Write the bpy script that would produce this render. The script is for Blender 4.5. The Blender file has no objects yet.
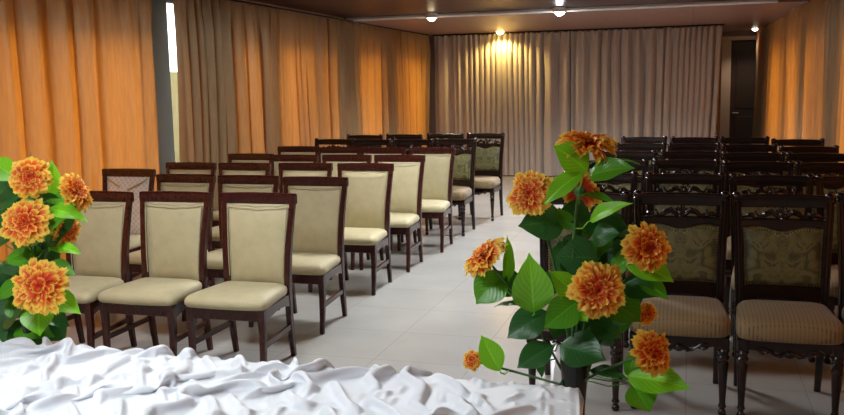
import bpy, bmesh, math, random
from mathutils import Vector, Matrix, noise
SC = bpy.context.scene
C = SC.collection
PI = math.pi
rnd = random.Random(7)

# ------------------------------------------------------------------ camera
F, PSI, TH, RO, CH, CY = 876.84, .2988, .1285, .0196, 1.6139, 201.27
fw = Vector((-math.sin(PSI)*math.cos(TH), math.cos(PSI)*math.cos(TH), -math.sin(TH)))
r0 = Vector((math.cos(PSI), math.sin(PSI), 0)); d0 = fw.cross(r0)
RT = r0*math.cos(RO)+d0*math.sin(RO); DN = -r0*math.sin(RO)+d0*math.cos(RO)
CAM = Vector((0, 0, CH))
cd = bpy.data.cameras.new('camera'); cam = bpy.data.objects.new('camera', cd); C.objects.link(cam)
M = Matrix.Identity(4)
for i in range(3):
    M[i][0], M[i][1], M[i][2], M[i][3] = RT[i], -DN[i], -fw[i], CAM[i]
cam.matrix_world = M
cd.sensor_fit = 'HORIZONTAL'; cd.sensor_width = 36; cd.lens = F/844*36
cd.shift_y = -(207.5-CY)/844
cd.clip_start = .05
SC.camera = cam

def at(x, y, Y):
    """the point at distance Y down the room seen at photo position x, y"""
    d = RT*((x-422)/F)+DN*((y-CY)/F)+fw
    return CAM+d*(Y/d.y)

# ------------------------------------------------------------------ materials
def new_mat(name):
    m = bpy.data.materials.new(name); m.use_nodes = True
    nt = m.node_tree; b = nt.nodes['Principled BSDF']
    return m, nt, b
def N(nt, typ, **kw):
    n = nt.nodes.new(typ)
    for k, v in kw.items():
        if k.startswith('in_'):
            n.inputs[int(k[3:]) if k[3:].isdigit() else k[3:].replace('_', ' ')].default_value = v
        else: setattr(n, k, v)
    return n
def ramp(nt, fac, stops):
    r = nt.nodes.new('ShaderNodeValToRGB'); e = r.color_ramp.elements
    while len(e) < len(stops): e.new(.5)
    for el, (p, c) in zip(e, stops): el.position = p; el.color = (*c, 1)
    nt.links.new(fac, r.inputs[0]); return r
def bump(nt, h, b, strength=.2, dist=.01):
    n = nt.nodes.new('ShaderNodeBump'); n.inputs['Strength'].default_value = strength; n.inputs['Distance'].default_value = dist
    nt.links.new(h, n.inputs['Height']); nt.links.new(n.outputs[0], b.inputs['Normal']); return n
def plain(name, col, rough=.5, metal=0, spec=.5, coat=0):
    m, nt, b = new_mat(name)
    b.inputs['Base Color'].default_value = (*col, 1); b.inputs['Roughness'].default_value = rough
    b.inputs['Metallic'].default_value = metal; b.inputs['Specular IOR Level'].default_value = spec
    b.inputs['Coat Weight'].default_value = coat; b.inputs['Coat Roughness'].default_value = .12
    return m
def wood(name, c1, c2, rough=.3, coat=.4):
    m, nt, b = new_mat(name)
    tc = N(nt, 'ShaderNodeTexCoord'); mp = N(nt, 'ShaderNodeMapping'); mp.inputs['Scale'].default_value = (9, 9, 3)
    n = N(nt, 'ShaderNodeTexNoise', in_Scale=7., in_Detail=6., in_Distortion=1.2)
    nt.links.new(tc.outputs['Object'], mp.inputs[0]); nt.links.new(mp.outputs[0], n.inputs[0])
    r = ramp(nt, n.outputs[0], [(.3, c1), (.7, c2)])
    nt.links.new(r.outputs[0], b.inputs['Base Color'])
    b.inputs['Roughness'].default_value = rough; b.inputs['Coat Weight'].default_value = coat; b.inputs['Coat Roughness'].default_value = .15
    b.inputs['Specular IOR Level'].default_value = .3
    return m
def emis(name, col, s):
    m, nt, b = new_mat(name)
    b.inputs['Base Color'].default_value = (*col, 1)
    b.inputs['Emission Color'].default_value = (*col, 1); b.inputs['Emission Strength'].default_value = s
    return m

def lerp(a, b, t): return a+(b-a)*t
MAT = {}
MAT['mahogany'] = wood('mahogany', (.024, .0040, .0032), (.055, .0095, .007), .25, .4)
MAT['dark_wood'] = wood('dark_wood', (.0075, .0030, .0024), (.020, .0075, .0055), .25, .4)
def fabric_chevron():
    m, nt, b = new_mat('beige_upholstery')
    tc = N(nt, 'ShaderNodeTexCoord')
    w = N(nt, 'ShaderNodeTexWave', wave_type='BANDS', bands_direction='DIAGONAL', in_Scale=34., in_Distortion=.6, in_Detail=1.)
    nt.links.new(tc.outputs['Object'], w.inputs[0])
    n = N(nt, 'ShaderNodeTexNoise', in_Scale=14., in_Detail=3.); nt.links.new(tc.outputs['Object'], n.inputs[0])
    mx = N(nt, 'ShaderNodeMath', operation='MULTIPLY_ADD'); mx.inputs[1].default_value = .55
    nt.links.new(w.outputs['Fac'], mx.inputs[0]); nt.links.new(n.outputs[0], mx.inputs[2])
    r = ramp(nt, mx.outputs[0], [(.35, (.43, .37, .20)), (1., (.55, .48, .29))])
    nt.links.new(r.outputs[0], b.inputs['Base Color']); b.inputs['Roughness'].default_value = .55
    b.inputs['Sheen Weight'].default_value = .15
    bump(nt, w.outputs['Fac'], b, .25, .003); return m
MAT['beige'] = fabric_chevron()
def fabric_diamond():
    m, nt, b = new_mat('quilted_upholstery')
    tc = N(nt, 'ShaderNodeTexCoord'); outs = []
    for a in (45, -45):
        mp = N(nt, 'ShaderNodeMapping'); mp.inputs['Rotation'].default_value = (0, math.radians(a), 0)
        w = N(nt, 'ShaderNodeTexWave', wave_type='BANDS', bands_direction='X', in_Scale=10.)
        nt.links.new(tc.outputs['Object'], mp.inputs[0]); nt.links.new(mp.outputs[0], w.inputs[0]); outs.append(w)
    mx = N(nt, 'ShaderNodeMath', operation='MAXIMUM')
    nt.links.new(outs[0].outputs['Fac'], mx.inputs[0]); nt.links.new(outs[1].outputs['Fac'], mx.inputs[1])
    r = ramp(nt, mx.outputs[0], [(.6, (.64, .60, .56)), (.97, (.80, .78, .74))])
    nt.links.new(r.outputs[0], b.inputs['Base Color']); b.inputs['Roughness'].default_value = .6
    bump(nt, mx.outputs[0], b, .2, .004); return m
MAT['quilted'] = fabric_diamond()
def fabric_damask():
    m, nt, b = new_mat('olive_damask')
    tc = N(nt, 'ShaderNodeTexCoord')
    # the motif mirrors about the middle of the back
    sx = N(nt, 'ShaderNodeSeparateXYZ'); ab = N(nt, 'ShaderNodeMath', operation='ABSOLUTE'); cb = N(nt, 'ShaderNodeCombineXYZ')
    nt.links.new(tc.outputs['Object'], sx.inputs[0]); nt.links.new(sx.outputs[0], ab.inputs[0])
    nt.links.new(ab.outputs[0], cb.inputs[0]); nt.links.new(sx.outputs[2], cb.inputs[2])
    n = N(nt, 'ShaderNodeTexNoise', in_Scale=13., in_Detail=2.5, in_Distortion=1.6)
    nt.links.new(cb.outputs[0], n.inputs[0])
    w = N(nt, 'ShaderNodeTexNoise', in_Scale=120., in_Detail=1.); nt.links.new(tc.outputs['Object'], w.inputs[0])
    r = ramp(nt, n.outputs[0], [(.36, (.050, .046, .015)), (.48, (.122, .108, .034)), (.58, (.150, .132, .043)), (.66, (.050, .046, .015))])
    r.color_ramp.interpolation = 'LINEAR'
    nt.links.new(r.outputs[0], b.inputs['Base Color']); b.inputs['Roughness'].default_value = .5
    b.inputs['Sheen Weight'].default_value = .1
    bump(nt, w.outputs[0], b, .2, .002); return m
MAT['damask'] = fabric_damask()
def fabric_stripe():
    m, nt, b = new_mat('dotted_stripe_upholstery')
    tc = N(nt, 'ShaderNodeTexCoord')
    w = N(nt, 'ShaderNodeTexWave', wave_type='BANDS', bands_direction='X', in_Scale=17.)
    w2 = N(nt, 'ShaderNodeTexWave', wave_type='BANDS', bands_direction='Y', in_Scale=15.)
    nt.links.new(tc.outputs['Object'], w.inputs[0]); nt.links.new(tc.outputs['Object'], w2.inputs[0])
    r = ramp(nt, w.outputs['Fac'], [(.0, (.215, .145, .062)), (.45, (.225, .152, .066)), (.6, (.25, .172, .078)), (1., (.26, .18, .083))])
    mu = N(nt, 'ShaderNodeMath', operation='MULTIPLY')
    iv = N(nt, 'ShaderNodeMath', operation='SUBTRACT'); iv.inputs[0].default_value = 1
    nt.links.new(w.outputs['Fac'], iv.inputs[1]); nt.links.new(iv.outputs[0], mu.inputs[0]); nt.links.new(w2.outputs['Fac'], mu.inputs[1])
    dr = ramp(nt, mu.outputs[0], [(.70, (0, 0, 0)), (.82, (1, 1, 1))])
    mix = N(nt, 'ShaderNodeMix', data_type='RGBA'); mix.inputs['B'].default_value = (.11, .07, .04, 1)
    nt.links.new(dr.outputs[0], mix.inputs['Factor']); nt.links.new(r.outputs[0], mix.inputs['A'])
    nt.links.new(mix.outputs['Result'], b.inputs['Base Color']); b.inputs['Roughness'].default_value = .7
    b.inputs['Sheen Weight'].default_value = .15
    return m
MAT['stripe'] = fabric_stripe()
MAT['brass'] = plain('antique_brass', (.62, .45, .2), .3, 1)
MAT['piping'] = plain('beige_piping', (.42, .34, .20), .6)
MAT['black_gloss'] = plain('black_glaze', (.012, .013, .012), .2)
MAT['alu'] = plain('aluminium', (.62, .62, .62), .35, .8)
MAT['grey_frame'] = plain('grey_painted_frame', (.16, .19, .21), .5)
MAT['white_trim'] = plain('white_trim', (.90, .90, .90), .35)

def curtain_mat(name, trans, c1, c2):
    m, nt, b = new_mat(name)
    nt.nodes.remove(b)
    out = nt.nodes['Material Output']
    tc = N(nt, 'ShaderNodeTexCoord')
    mp = N(nt, 'ShaderNodeMapping'); mp.inputs['Scale'].default_value = (1, 1, .12)
    n = N(nt, 'ShaderNodeTexNoise', in_Scale=45., in_Detail=3.)
    nt.links.new(tc.outputs['Object'], mp.inputs[0]); nt.links.new(mp.outputs[0], n.inputs[0])
    n2 = N(nt, 'ShaderNodeTexNoise', in_Scale=160., in_Detail=2.); nt.links.new(tc.outputs['Object'], n2.inputs[0])
    r = ramp(nt, n.outputs[0], [(.3, c1), (.7, c2)])
    d = N(nt, 'ShaderNodeBsdfDiffuse'); nt.links.new(r.outputs[0], d.inputs[0])
    r2 = ramp(nt, n.outputs[0], [(.3, (.66, .170, .010)), (.7, (.74, .21, .016))])
    t = N(nt, 'ShaderNodeBsdfTranslucent'); nt.links.new(r2.outputs[0], t.inputs[0])
    g = N(nt, 'ShaderNodeBsdfGlossy'); g.inputs['Roughness'].default_value = .42; g.inputs[0].default_value = (.8, .68, .5, 1)
    mx = N(nt, 'ShaderNodeMixShader'); mx.inputs[0].default_value = trans
    nt.links.new(d.outputs[0], mx.inputs[1]); nt.links.new(t.outputs[0], mx.inputs[2])
    mx2 = N(nt, 'ShaderNodeMixShader'); mx2.inputs[0].default_value = .06
    nt.links.new(mx.outputs[0], mx2.inputs[1]); nt.links.new(g.outputs[0], mx2.inputs[2])
    bp = N(nt, 'ShaderNodeBump'); bp.inputs['Strength'].default_value = .15; bp.inputs['Distance'].default_value = .004
    nt.links.new(n2.outputs[0], bp.inputs['Height'])
    for q in (d, t, g): nt.links.new(bp.outputs[0], q.inputs['Normal'])
    nt.links.new(mx2.outputs[0], out.inputs[0])
    return m
MAT['curtain'] = curtain_mat('curtain_fabric', .42, (.29, .22, .115), (.36, .275, .145))
MAT['pale_curtain'] = curtain_mat('pale_curtain_fabric', .03, (.43, .375, .335), (.50, .44, .395))  # paler, almost opaque version of the curtain fabric, for the back wall

def floor_mat():
    m, nt, b = new_mat('cream_floor_tiles')
    tc = N(nt, 'ShaderNodeTexCoord')
    br = N(nt, 'ShaderNodeTexBrick', offset=0., offset_frequency=1)
    br.inputs['Scale'].default_value = 1.; br.inputs['Mortar Size'].default_value = .0028; br.inputs['Mortar Smooth'].default_value = .3
    br.inputs['Brick Width'].default_value = .6; br.inputs['Row Height'].default_value = .6; br.inputs['Bias'].default_value = 0
    br.inputs['Color1'].default_value = (.44, .43, .41, 1); br.inputs['Color2'].default_value = (.455, .445, .425, 1); br.inputs['Mortar'].default_value = (.33, .32, .30, 1)
    nt.links.new(tc.outputs['Object'], br.inputs[0])
    n = N(nt, 'ShaderNodeTexNoise', in_Scale=2.2, in_Detail=5.); nt.links.new(tc.outputs['Object'], n.inputs[0])
    r = ramp(nt, n.outputs[0], [(.3, (.90, .89, .87)), (.7, (1, 1, 1))])
    mu = N(nt, 'ShaderNodeMix', data_type='RGBA', blend_type='MULTIPLY'); mu.inputs['Factor'].default_value = 1
    nt.links.new(br.outputs['Color'], mu.inputs['A']); nt.links.new(r.outputs[0], mu.inputs['B'])
    nt.links.new(mu.outputs['Result'], b.inputs['Base Color'])
    rr = N(nt, 'ShaderNodeMapRange'); rr.inputs[3].default_value = .20; rr.inputs[4].default_value = .23
    nt.links.new(n.outputs[0], rr.inputs[0]); nt.links.new(rr.outputs[0], b.inputs['Roughness'])
    return m
MAT['floor'] = floor_mat()
def panel_mat(name, c1, c2, rough, sp, seams=True):
    m, nt, b = new_mat(name)
    tc = N(nt, 'ShaderNodeTexCoord'); mp = N(nt, 'ShaderNodeMapping'); mp.inputs['Scale'].default_value = (6, .6, 6)
    n = N(nt, 'ShaderNodeTexNoise', in_Scale=3., in_Detail=5.)
    nt.links.new(tc.outputs['Object'], mp.inputs[0]); nt.links.new(mp.outputs[0], n.inputs[0])
    r = ramp(nt, n.outputs[0], [(.3, c1), (.7, c2)])
    br = N(nt, 'ShaderNodeTexBrick', offset=0., offset_frequency=1)
    br.inputs['Scale'].default_value = 1.; br.inputs['Mortar Size'].default_value = .006 if seams else 0
    br.inputs['Brick Width'].default_value = 1.25; br.inputs['Row Height'].default_value = 8.
    br.inputs['Color1'].default_value = br.inputs['Color2'].default_value = (1, 1, 1, 1); br.inputs['Mortar'].default_value = (.45, .4, .4, 1)
    nt.links.new(tc.outputs['Object'], br.inputs[0])
    mu = N(nt, 'ShaderNodeMix', data_type='RGBA', blend_type='MULTIPLY'); mu.inputs['Factor'].default_value = 1
    nt.links.new(r.outputs[0], mu.inputs['A']); nt.links.new(br.outputs['Color'], mu.inputs['B'])
    nt.links.new(mu.outputs['Result'], b.inputs['Base Color']); b.inputs['Roughness'].default_value = rough
    b.inputs['Specular IOR Level'].default_value = sp
    return m
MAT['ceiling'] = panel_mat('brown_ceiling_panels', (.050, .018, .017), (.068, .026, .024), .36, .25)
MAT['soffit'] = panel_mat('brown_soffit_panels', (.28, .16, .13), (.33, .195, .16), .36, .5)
MAT['wall'] = plain('brown_wall_paint', (.20, .13, .10), .7)
MAT['plaster'] = plain('beige_plaster', (.55, .47, .38), .8)
MAT['door'] = wood('dark_door_wood', (.035, .022, .018), (.055, .034, .026), .4, .1)
MAT['jamb'] = plain('taupe_door_jamb', (.46, .34, .25), .5)
MAT['outside'] = plain('cream_outside_wall', (.20, .15, .045), .9)
def glass_mat():
    m, nt, b = new_mat('window_glass'); nt.nodes.remove(b)
    t = N(nt, 'ShaderNodeBsdfTransparent'); t.inputs[0].default_value = (.93, .96, .96, 1)
    g = N(nt, 'ShaderNodeBsdfGlossy'); g.inputs['Roughness'].default_value = .02
    mx = N(nt, 'ShaderNodeMixShader'); mx.inputs[0].default_value = .07
    nt.links.new(t.outputs[0], mx.inputs[1]); nt.links.new(g.outputs[0], mx.inputs[2])
    nt.links.new(mx.outputs[0], nt.nodes['Material Output'].inputs[0]); return m
MAT['glass'] = glass_mat()
def cloth_mat():
    m, nt, b = new_mat('white_satin_cloth')
    b.inputs['Base Color'].default_value = (.78, .795, .83, 1); b.inputs['Roughness'].default_value = .5
    b.inputs['Sheen Weight'].default_value = .2
    tc = N(nt, 'ShaderNodeTexCoord'); n = N(nt, 'ShaderNodeTexNoise', in_Scale=500., in_Detail=1.)
    nt.links.new(tc.outputs['Object'], n.inputs[0]); bump(nt, n.outputs[0], b, .08, .001)
    return m
MAT['cloth'] = cloth_mat()
def petal_mat():
    m, nt, b = new_mat('orange_petal')
    uv = N(nt, 'ShaderNodeUVMap'); s = N(nt, 'ShaderNodeSeparateXYZ'); nt.links.new(uv.outputs[0], s.inputs[0])
    r = ramp(nt, s.outputs[1], [(.0, (.60, .025, .012)), (.54, (.84, .075, .018)), (.72, (.94, .24, .026)), (.88, (1., .70, .09))])
    nt.links.new(r.outputs[0], b.inputs['Base Color']); b.inputs['Roughness'].default_value = .6
    t = N(nt, 'ShaderNodeBsdfTranslucent'); nt.links.new(r.outputs[0], t.inputs[0])
    mx = N(nt, 'ShaderNodeMixShader'); mx.inputs[0].default_value = .3
    nt.links.new(b.outputs[0], mx.inputs[1]); nt.links.new(t.outputs[0], mx.inputs[2])
    nt.links.new(mx.outputs[0], nt.nodes['Material Output'].inputs[0])
    return m
MAT['petal'] = petal_mat()
def leaf_mat(name, c1, c2):
    m, nt, b = new_mat(name)
    uv = N(nt, 'ShaderNodeUVMap'); s = N(nt, 'ShaderNodeSeparateXYZ'); nt.links.new(uv.outputs[0], s.inputs[0])
    # u 0..1 across the blade, v along it: the pale midrib and the side veins
    a = N(nt, 'ShaderNodeMath', operation='SUBTRACT'); a.inputs[1].default_value = .5; nt.links.new(s.outputs[0], a.inputs[0])
    ab = N(nt, 'ShaderNodeMath', operation='ABSOLUTE'); nt.links.new(a.outputs[0], ab.inputs[0])
    k = N(nt, 'ShaderNodeMath', operation='MULTIPLY_ADD'); k.inputs[1].default_value = -.9; nt.links.new(ab.outputs[0], k.inputs[0]); nt.links.new(s.outputs[1], k.inputs[2])
    cb = N(nt, 'ShaderNodeCombineXYZ'); nt.links.new(k.outputs[0], cb.inputs[0])
    w = N(nt, 'ShaderNodeTexWave', in_Scale=2.6); nt.links.new(cb.outputs[0], w.inputs[0])
    r = ramp(nt, w.outputs['Fac'], [(.0, tuple(lerp(p, q_, .5) for p, q_ in zip(c1, c2))), (.75, c2), (1., tuple(x*1.1 for x in c2))])
    mr = ramp(nt, ab.outputs[0], [(.012, (1, 1, 1)), (.035, (0, 0, 0))])
    mix = N(nt, 'ShaderNodeMix', data_type='RGBA'); mix.inputs['B'].default_value = (*(x*1.5 for x in c2), 1)
    nt.links.new(mr.outputs[0], mix.inputs['Factor']); nt.links.new(r.outputs[0], mix.inputs['A'])
    nt.links.new(mix.outputs['Result'], b.inputs['Base Color'])
    b.inputs['Roughness'].default_value = .34
    bump(nt, w.outputs['Fac'], b, .15, .003)
    t = N(nt, 'ShaderNodeBsdfTranslucent'); t.inputs[0].default_value = (c2[0]*1.5, c2[1]*1.4, c2[2], 1)
    mx = N(nt, 'ShaderNodeMixShader'); mx.inputs[0].default_value = .22
    nt.links.new(b.outputs[0], mx.inputs[1]); nt.links.new(t.outputs[0], mx.inputs[2])
    nt.links.new(mx.outputs[0], nt.nodes['Material Output'].inputs[0])
    return m
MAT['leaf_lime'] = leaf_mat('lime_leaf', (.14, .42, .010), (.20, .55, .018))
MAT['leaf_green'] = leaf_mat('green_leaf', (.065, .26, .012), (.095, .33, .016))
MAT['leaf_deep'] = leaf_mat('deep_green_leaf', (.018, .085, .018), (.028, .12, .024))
MAT['stem'] = plain('green_stem', (.05, .13, .03), .5)

# ------------------------------------------------------------------ mesh helpers
class MB:
    def __init__(s): s.v = []; s.f = []; s.uv = {}
    def add(s, verts, faces, uvs=None):
        o = len(s.v); s.v += [tuple(p) for p in verts]
        for i, f in enumerate(faces): s.f.append(tuple(o+k for k in f))
        if uvs is not None:
            for i, u in enumerate(uvs): s.uv[o+i] = u
    def build(s, name, mat, parent=None, smooth=40):
        me = bpy.data.meshes.new(name); me.from_pydata(s.v, [], s.f)
        if s.uv:
            l = me.uv_layers.new(name='UVMap')
            for lp in me.loops: l.data[lp.index].uv = s.uv.get(lp.vertex_index, (0, 0))
        me.materials.append(MAT[mat] if isinstance(mat, str) else mat)
        bm = bmesh.new(); bm.from_mesh(me); bmesh.ops.recalc_face_normals(bm, faces=bm.faces); bm.to_mesh(me); bm.free()
        me.update()
        if smooth:
            for p in me.polygons: p.use_smooth = True
            me.set_sharp_from_angle(angle=math.radians(smooth))
        o = bpy.data.objects.new(name, me); C.objects.link(o)
        if parent: o.parent = parent
        return o
    def loft(s, rings, cap=True, closed=True):
        n = len(rings[0]); vs = [p for r in rings for p in r]; fs = []
        for i in range(len(rings)-1):
            for j in range(n if closed else n-1):
                k = (j+1) % n
                fs.append((i*n+j, i*n+k, (i+1)*n+k, (i+1)*n+j))
        if cap: fs += [tuple(range(n))[::-1], tuple(range((len(rings)-1)*n, len(rings)*n))]
        s.add(vs, fs)
    def box(s, x0, x1, y0, y1, z0, z1, b=0):
        if b <= 0:
            s.add([(x, y, z) for z in (z0, z1) for x, y in ((x0, y0), (x1, y0), (x1, y1), (x0, y1))],
                  [(3, 2, 1, 0), (4, 5, 6, 7), (0, 1, 5, 4), (1, 2, 6, 5), (2, 3, 7, 6), (3, 0, 4, 7)]); return
        rings = []
        for z, i in ((z0, b), (z0+b, 0), (z1-b, 0), (z1, b)):
            rings.append([(x, y, z) for x, y in rrect((x0+x1)/2, (y0+y1)/2, x1-x0-2*i, y1-y0-2*i, b)])
        s.loft(rings)
    def tube(s, pts, r, n=8, cap=True):
        pts = [Vector(p) for p in pts]; rs = r if isinstance(r, (list, tuple)) else [r]*len(pts)
        rings = []; up = Vector((0, 0, 1)); u = None
        for i, p in enumerate(pts):
            t = (pts[min(i+1, len(pts)-1)]-pts[max(i-1, 0)]).normalized()
            if u is None:
                u = t.cross(up if abs(t.z) < .9 else Vector((1, 0, 0))).normalized()
            else:
                u = (u-t*u.dot(t)).normalized()
            v = t.cross(u)
            rings.append([p+(u*math.cos(a)+v*math.sin(a))*rs[i] for a in (2*PI*k/n for k in range(n))])
        s.loft(rings, cap)
    def lathe(s, prof, cx=0, cy=0, n=16):
        s.loft([[(cx+r*math.cos(2*PI*k/n), cy+r*math.sin(2*PI*k/n), z) for k in range(n)] for r, z in prof])
    def ball(s, c, rx, ry, rz, n=10, m=6, rot=None):
        rings = []
        for i in range(m+1):
            a = -PI/2+PI*i/m; a = max(-PI/2+.08, min(PI/2-.08, a))
            ring = [Vector((rx*math.cos(a)*math.cos(2*PI*k/n), ry*math.cos(a)*math.sin(2*PI*k/n), rz*math.sin(a))) for k in range(n)]
            if rot is not None: ring = [rot @ p for p in ring]
            rings.append([p+Vector(c) for p in ring])
        s.loft(rings)
def rrect(cx, cy, wx, wy, b):
    hx, hy = wx/2, wy/2; b = min(b, hx*.9, hy*.9)
    return [(cx-hx+b, cy-hy), (cx+hx-b, cy-hy), (cx+hx, cy-hy+b), (cx+hx, cy+hy-b), (cx+hx-b, cy+hy), (cx-hx+b, cy+hy), (cx-hx, cy+hy-b), (cx-hx, cy-hy+b)]
def leg_loft(mb, pts, b=.006):
    mb.loft([[(x, y, z) for x, y in rrect(cx, cy, wx, wy, b)] for cx, cy, z, wx, wy in
             [(p[0], p[1], p[2], p[3], p[4]) for p in pts]])
def interp(tab, z):
    for (z0, v0), (z1, v1) in zip(tab, tab[1:]):
        if z <= z1: return lerp(v0, v1, max(0, (z-z0)/(z1-z0)))
    return tab[-1][1]
def smoothstep(a, b, x):
    t = max(0, min(1, (x-a)/(b-a))); return t*t*(3-2*t)

def tag(o, label=None, cat=None, group=None, kind=None):
    if label: o['label'] = label
    if cat: o['category'] = cat
    if group: o['group'] = group
    if kind: o['kind'] = kind
    return o
def thing(name, label, cat, loc=(0, 0, 0), rz=0, group=None):
    o = bpy.data.objects.new(name, None); C.objects.link(o); o.empty_display_size = .1
    o.location = loc; o.rotation_euler = (0, 0, rz)
    return tag(o, label, cat, group)
def struct(mb, name, mat, smooth=0): return tag(mb.build(name, mat, None, smooth), kind='structure')
def copy_tree(o, parent=None):
    c = o.copy(); C.objects.link(c); c.parent = parent
    for ch in list(o.children): copy_tree(ch, c)
    return c

# ------------------------------------------------------------------ the room
XL, XR, YB, ZC = -4.60, 1.32, 15.6, 2.565        # curtain planes and rail height
XN = -4.80                                         # the nearest left curtain hangs a little farther out
WL, WR, WB, WF = XN-.18, XR+.20, YB+.22, -2.6
WA = 18.0                                          # back of the alcove on the right
CZ = ZC+.055
mb = MB(); mb.box(WL-.2, WR+.2, WF-.2, WA+1.4, -.1, 0); struct(mb, 'floor', 'floor')
YS = 11.79
mb = MB(); mb.box(WL-.2, WR+.2, WF-.2, YS, CZ, CZ+.15); struct(mb, 'ceiling', 'ceiling')
mb = MB(); mb.box(WL-.2, WR+.2, YS, WA+1.4, ZC+.005, CZ+.15); o = struct(mb, 'ceiling_rear', 'soffit')
mb = MB()
mb.box(XL-.1, .99, YS-.012, YS, ZC+.0, ZC+.052, .002); mb.box(XL-.1, .99, YS-.03, YS-.012, ZC+.018, ZC+.028, .002)
struct(mb, 'trim_1', 'white_trim')

def wall_with_windows(xa, xb, spans, name, y, ye, z0=.35, z1=2.2):
    mb = MB()
    mb.box(xa, xb, y, ye, 0, z0); mb.box(xa, xb, y, ye, z1, CZ+.005)
    for a, b in spans:
        if a > y: mb.box(xa, xb, y, a, z0, z1)
        y = b
    mb.box(xa, xb, y, ye, z0, z1)
    struct(mb, name, 'plaster')
WN = XL-.14
near_spans = [(1.2, 3.6), (3.9, 7.25)]
slit_spans = [(7.69, 8.2)]
left_spans = [(7.84, 8.25), (8.46, 9.04), (9.40, 10.46), (10.64, 11.18), (12.02, 13.1), (13.58, 15.2)]
right_spans = [(1.5, 3.6), (4.2, 6.5), (7.4, 9.0), (9.6, 11.3), (12.0, 13.4), (14.0, 15.3)]
wall_with_windows(WL-.15, WL, near_spans, 'wall_left', WF, 7.45)
wall_with_windows(WL-.15, WL, slit_spans, 'wall_left_gap', 7.45, 8.35, .35, 2.55)
wall_with_windows(WN-.15, WN, left_spans, 'wall_left_far', 7.72, WB)
wall_with_windows(WR, WR+.15, right_spans, 'wall_right', WF, WA)
mb = MB(); pl = [(WN, 7.48), (WN, 7.73), (WN-.15, 7.73), (WN-.15, 7.82), (WL-.15, 8.5), (WL-.15, 8.36), (WL+.01, 7.92), (WN-.15, 7.71)]
mb.loft([[(x, y, z) for x, y in pl] for z in (0, CZ+.005)]); struct(mb, 'wall_left_return', 'plaster')
n_w = 0
for xa, spans in ((WL-.09, near_spans), (WL-.09, slit_spans), (WN-.09, left_spans), (WR+.04, right_spans)):
    for a, b in spans:
        n_w += 1
        z0, z1 = .35, (2.55 if spans is slit_spans else 2.2)
        mb = MB(); t = .04
        mb.box(xa, xa+.05, a, a+t, z0, z1); mb.box(xa, xa+.05, b-t, b, z0, z1); mb.box(xa, xa+.05, a+t, b-t, z0, z0+t); mb.box(xa, xa+.05, a+t, b-t, z1-t, z1)
        fr = struct(mb, 'window_%d' % n_w, 'grey_frame')
        mb = MB(); mb.box(xa+.02, xa+.026, a+t, b-t, z0+t, z1-t); mb.build('pane', 'glass', fr, 0)
# grey post that shows in the gap between the two left curtains
mb = MB(); mb.box(WL+.002, WL+.03, 7.27, 7.68, .0, 2.6, .004); struct(mb, 'trim_2', plain('pale_grey_post', (.30, .34, .37), .5))
mb = MB(); mb.box(WL-.2, WR+.2, WF-.2, WF, 0, CZ+.005); struct(mb, 'wall_front', 'plaster')
# back wall, and the alcove with the door on its right
AX0, DX0, DX1 = .47, .705, 1.38
mb = MB(); mb.box(WL-.2, AX0, WB, WB+.15, 0, ZC+.01); mb.box(AX0-.15, AX0, WB+.15, WA, 0, ZC+.01); struct(mb, 'wall_back', 'wall')
mb = MB(); mb.box(AX0-.15, DX0-.26, WA, WA+.2, 0, ZC+.01); mb.box(DX1, WR+.2, WA, WA+.2, 0, ZC+.01); mb.box(DX0-.26, DX1, WA, WA+.2, 2.475, ZC+.01); struct(mb, 'wall_alcove', 'wall')
mb = MB(); mb.box(DX0-.26, DX0, WA-.04, WA+.16, 0, 2.40, .005); mb.box(DX0-.26, DX1, WA-.06, WA+.16, 2.40, 2.475, .005); struct(mb, 'trim_3', 'jamb')
mb = MB(); mb.box(DX0, DX1, WA+.10, WA+.15, .005, 2.40, .004)
d = struct(mb, 'door_1', 'door')
mb = MB()
for z0, z1 in ((.15, .95), (1.1, 2.2)):
    mb.box(DX0+.1, DX1-.1, WA+.085, WA+.105, z0, z1, .008)
mb.build('door_panel', 'door', d)
mb = MB(); mb.tube([(DX0+.06, WA+.10, 1.02), (DX0+.06, WA+.05, 1.02), (DX0+.16, WA+.05, 1.02)], .009); mb.build('door_handle', 'alu', d)
mb = MB(); mb.box(AX0-.15, WR+.2, WA+1.2, WA+1.4, 0, ZC+.01); struct(mb, 'wall_corridor', 'wall')
# outside, a yellow wall added behind the lower part of the left gap
mb = MB(); mb.box(-9.4, -9.2, -8, 34, -.1, 2.0); struct(mb, 'wall_outside', 'outside')
mb = MB(); mb.box(4.6, 4.8, -8, 34, -.1, 1.2); struct(mb, 'wall_added_right', plain('ochre_added_wall', (.42, .30, .15), .9))  # unseen wall, added to cut the sky light on the right curtain
mb = MB(); mb.box(-40, WL-.2, -30, 40, -.15, -.05); mb.box(WR+.2, 40, -30, 40, -.15, -.05); struct(mb, 'ground', plain('outside_paving', (.5, .46, .38), .9))

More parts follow.
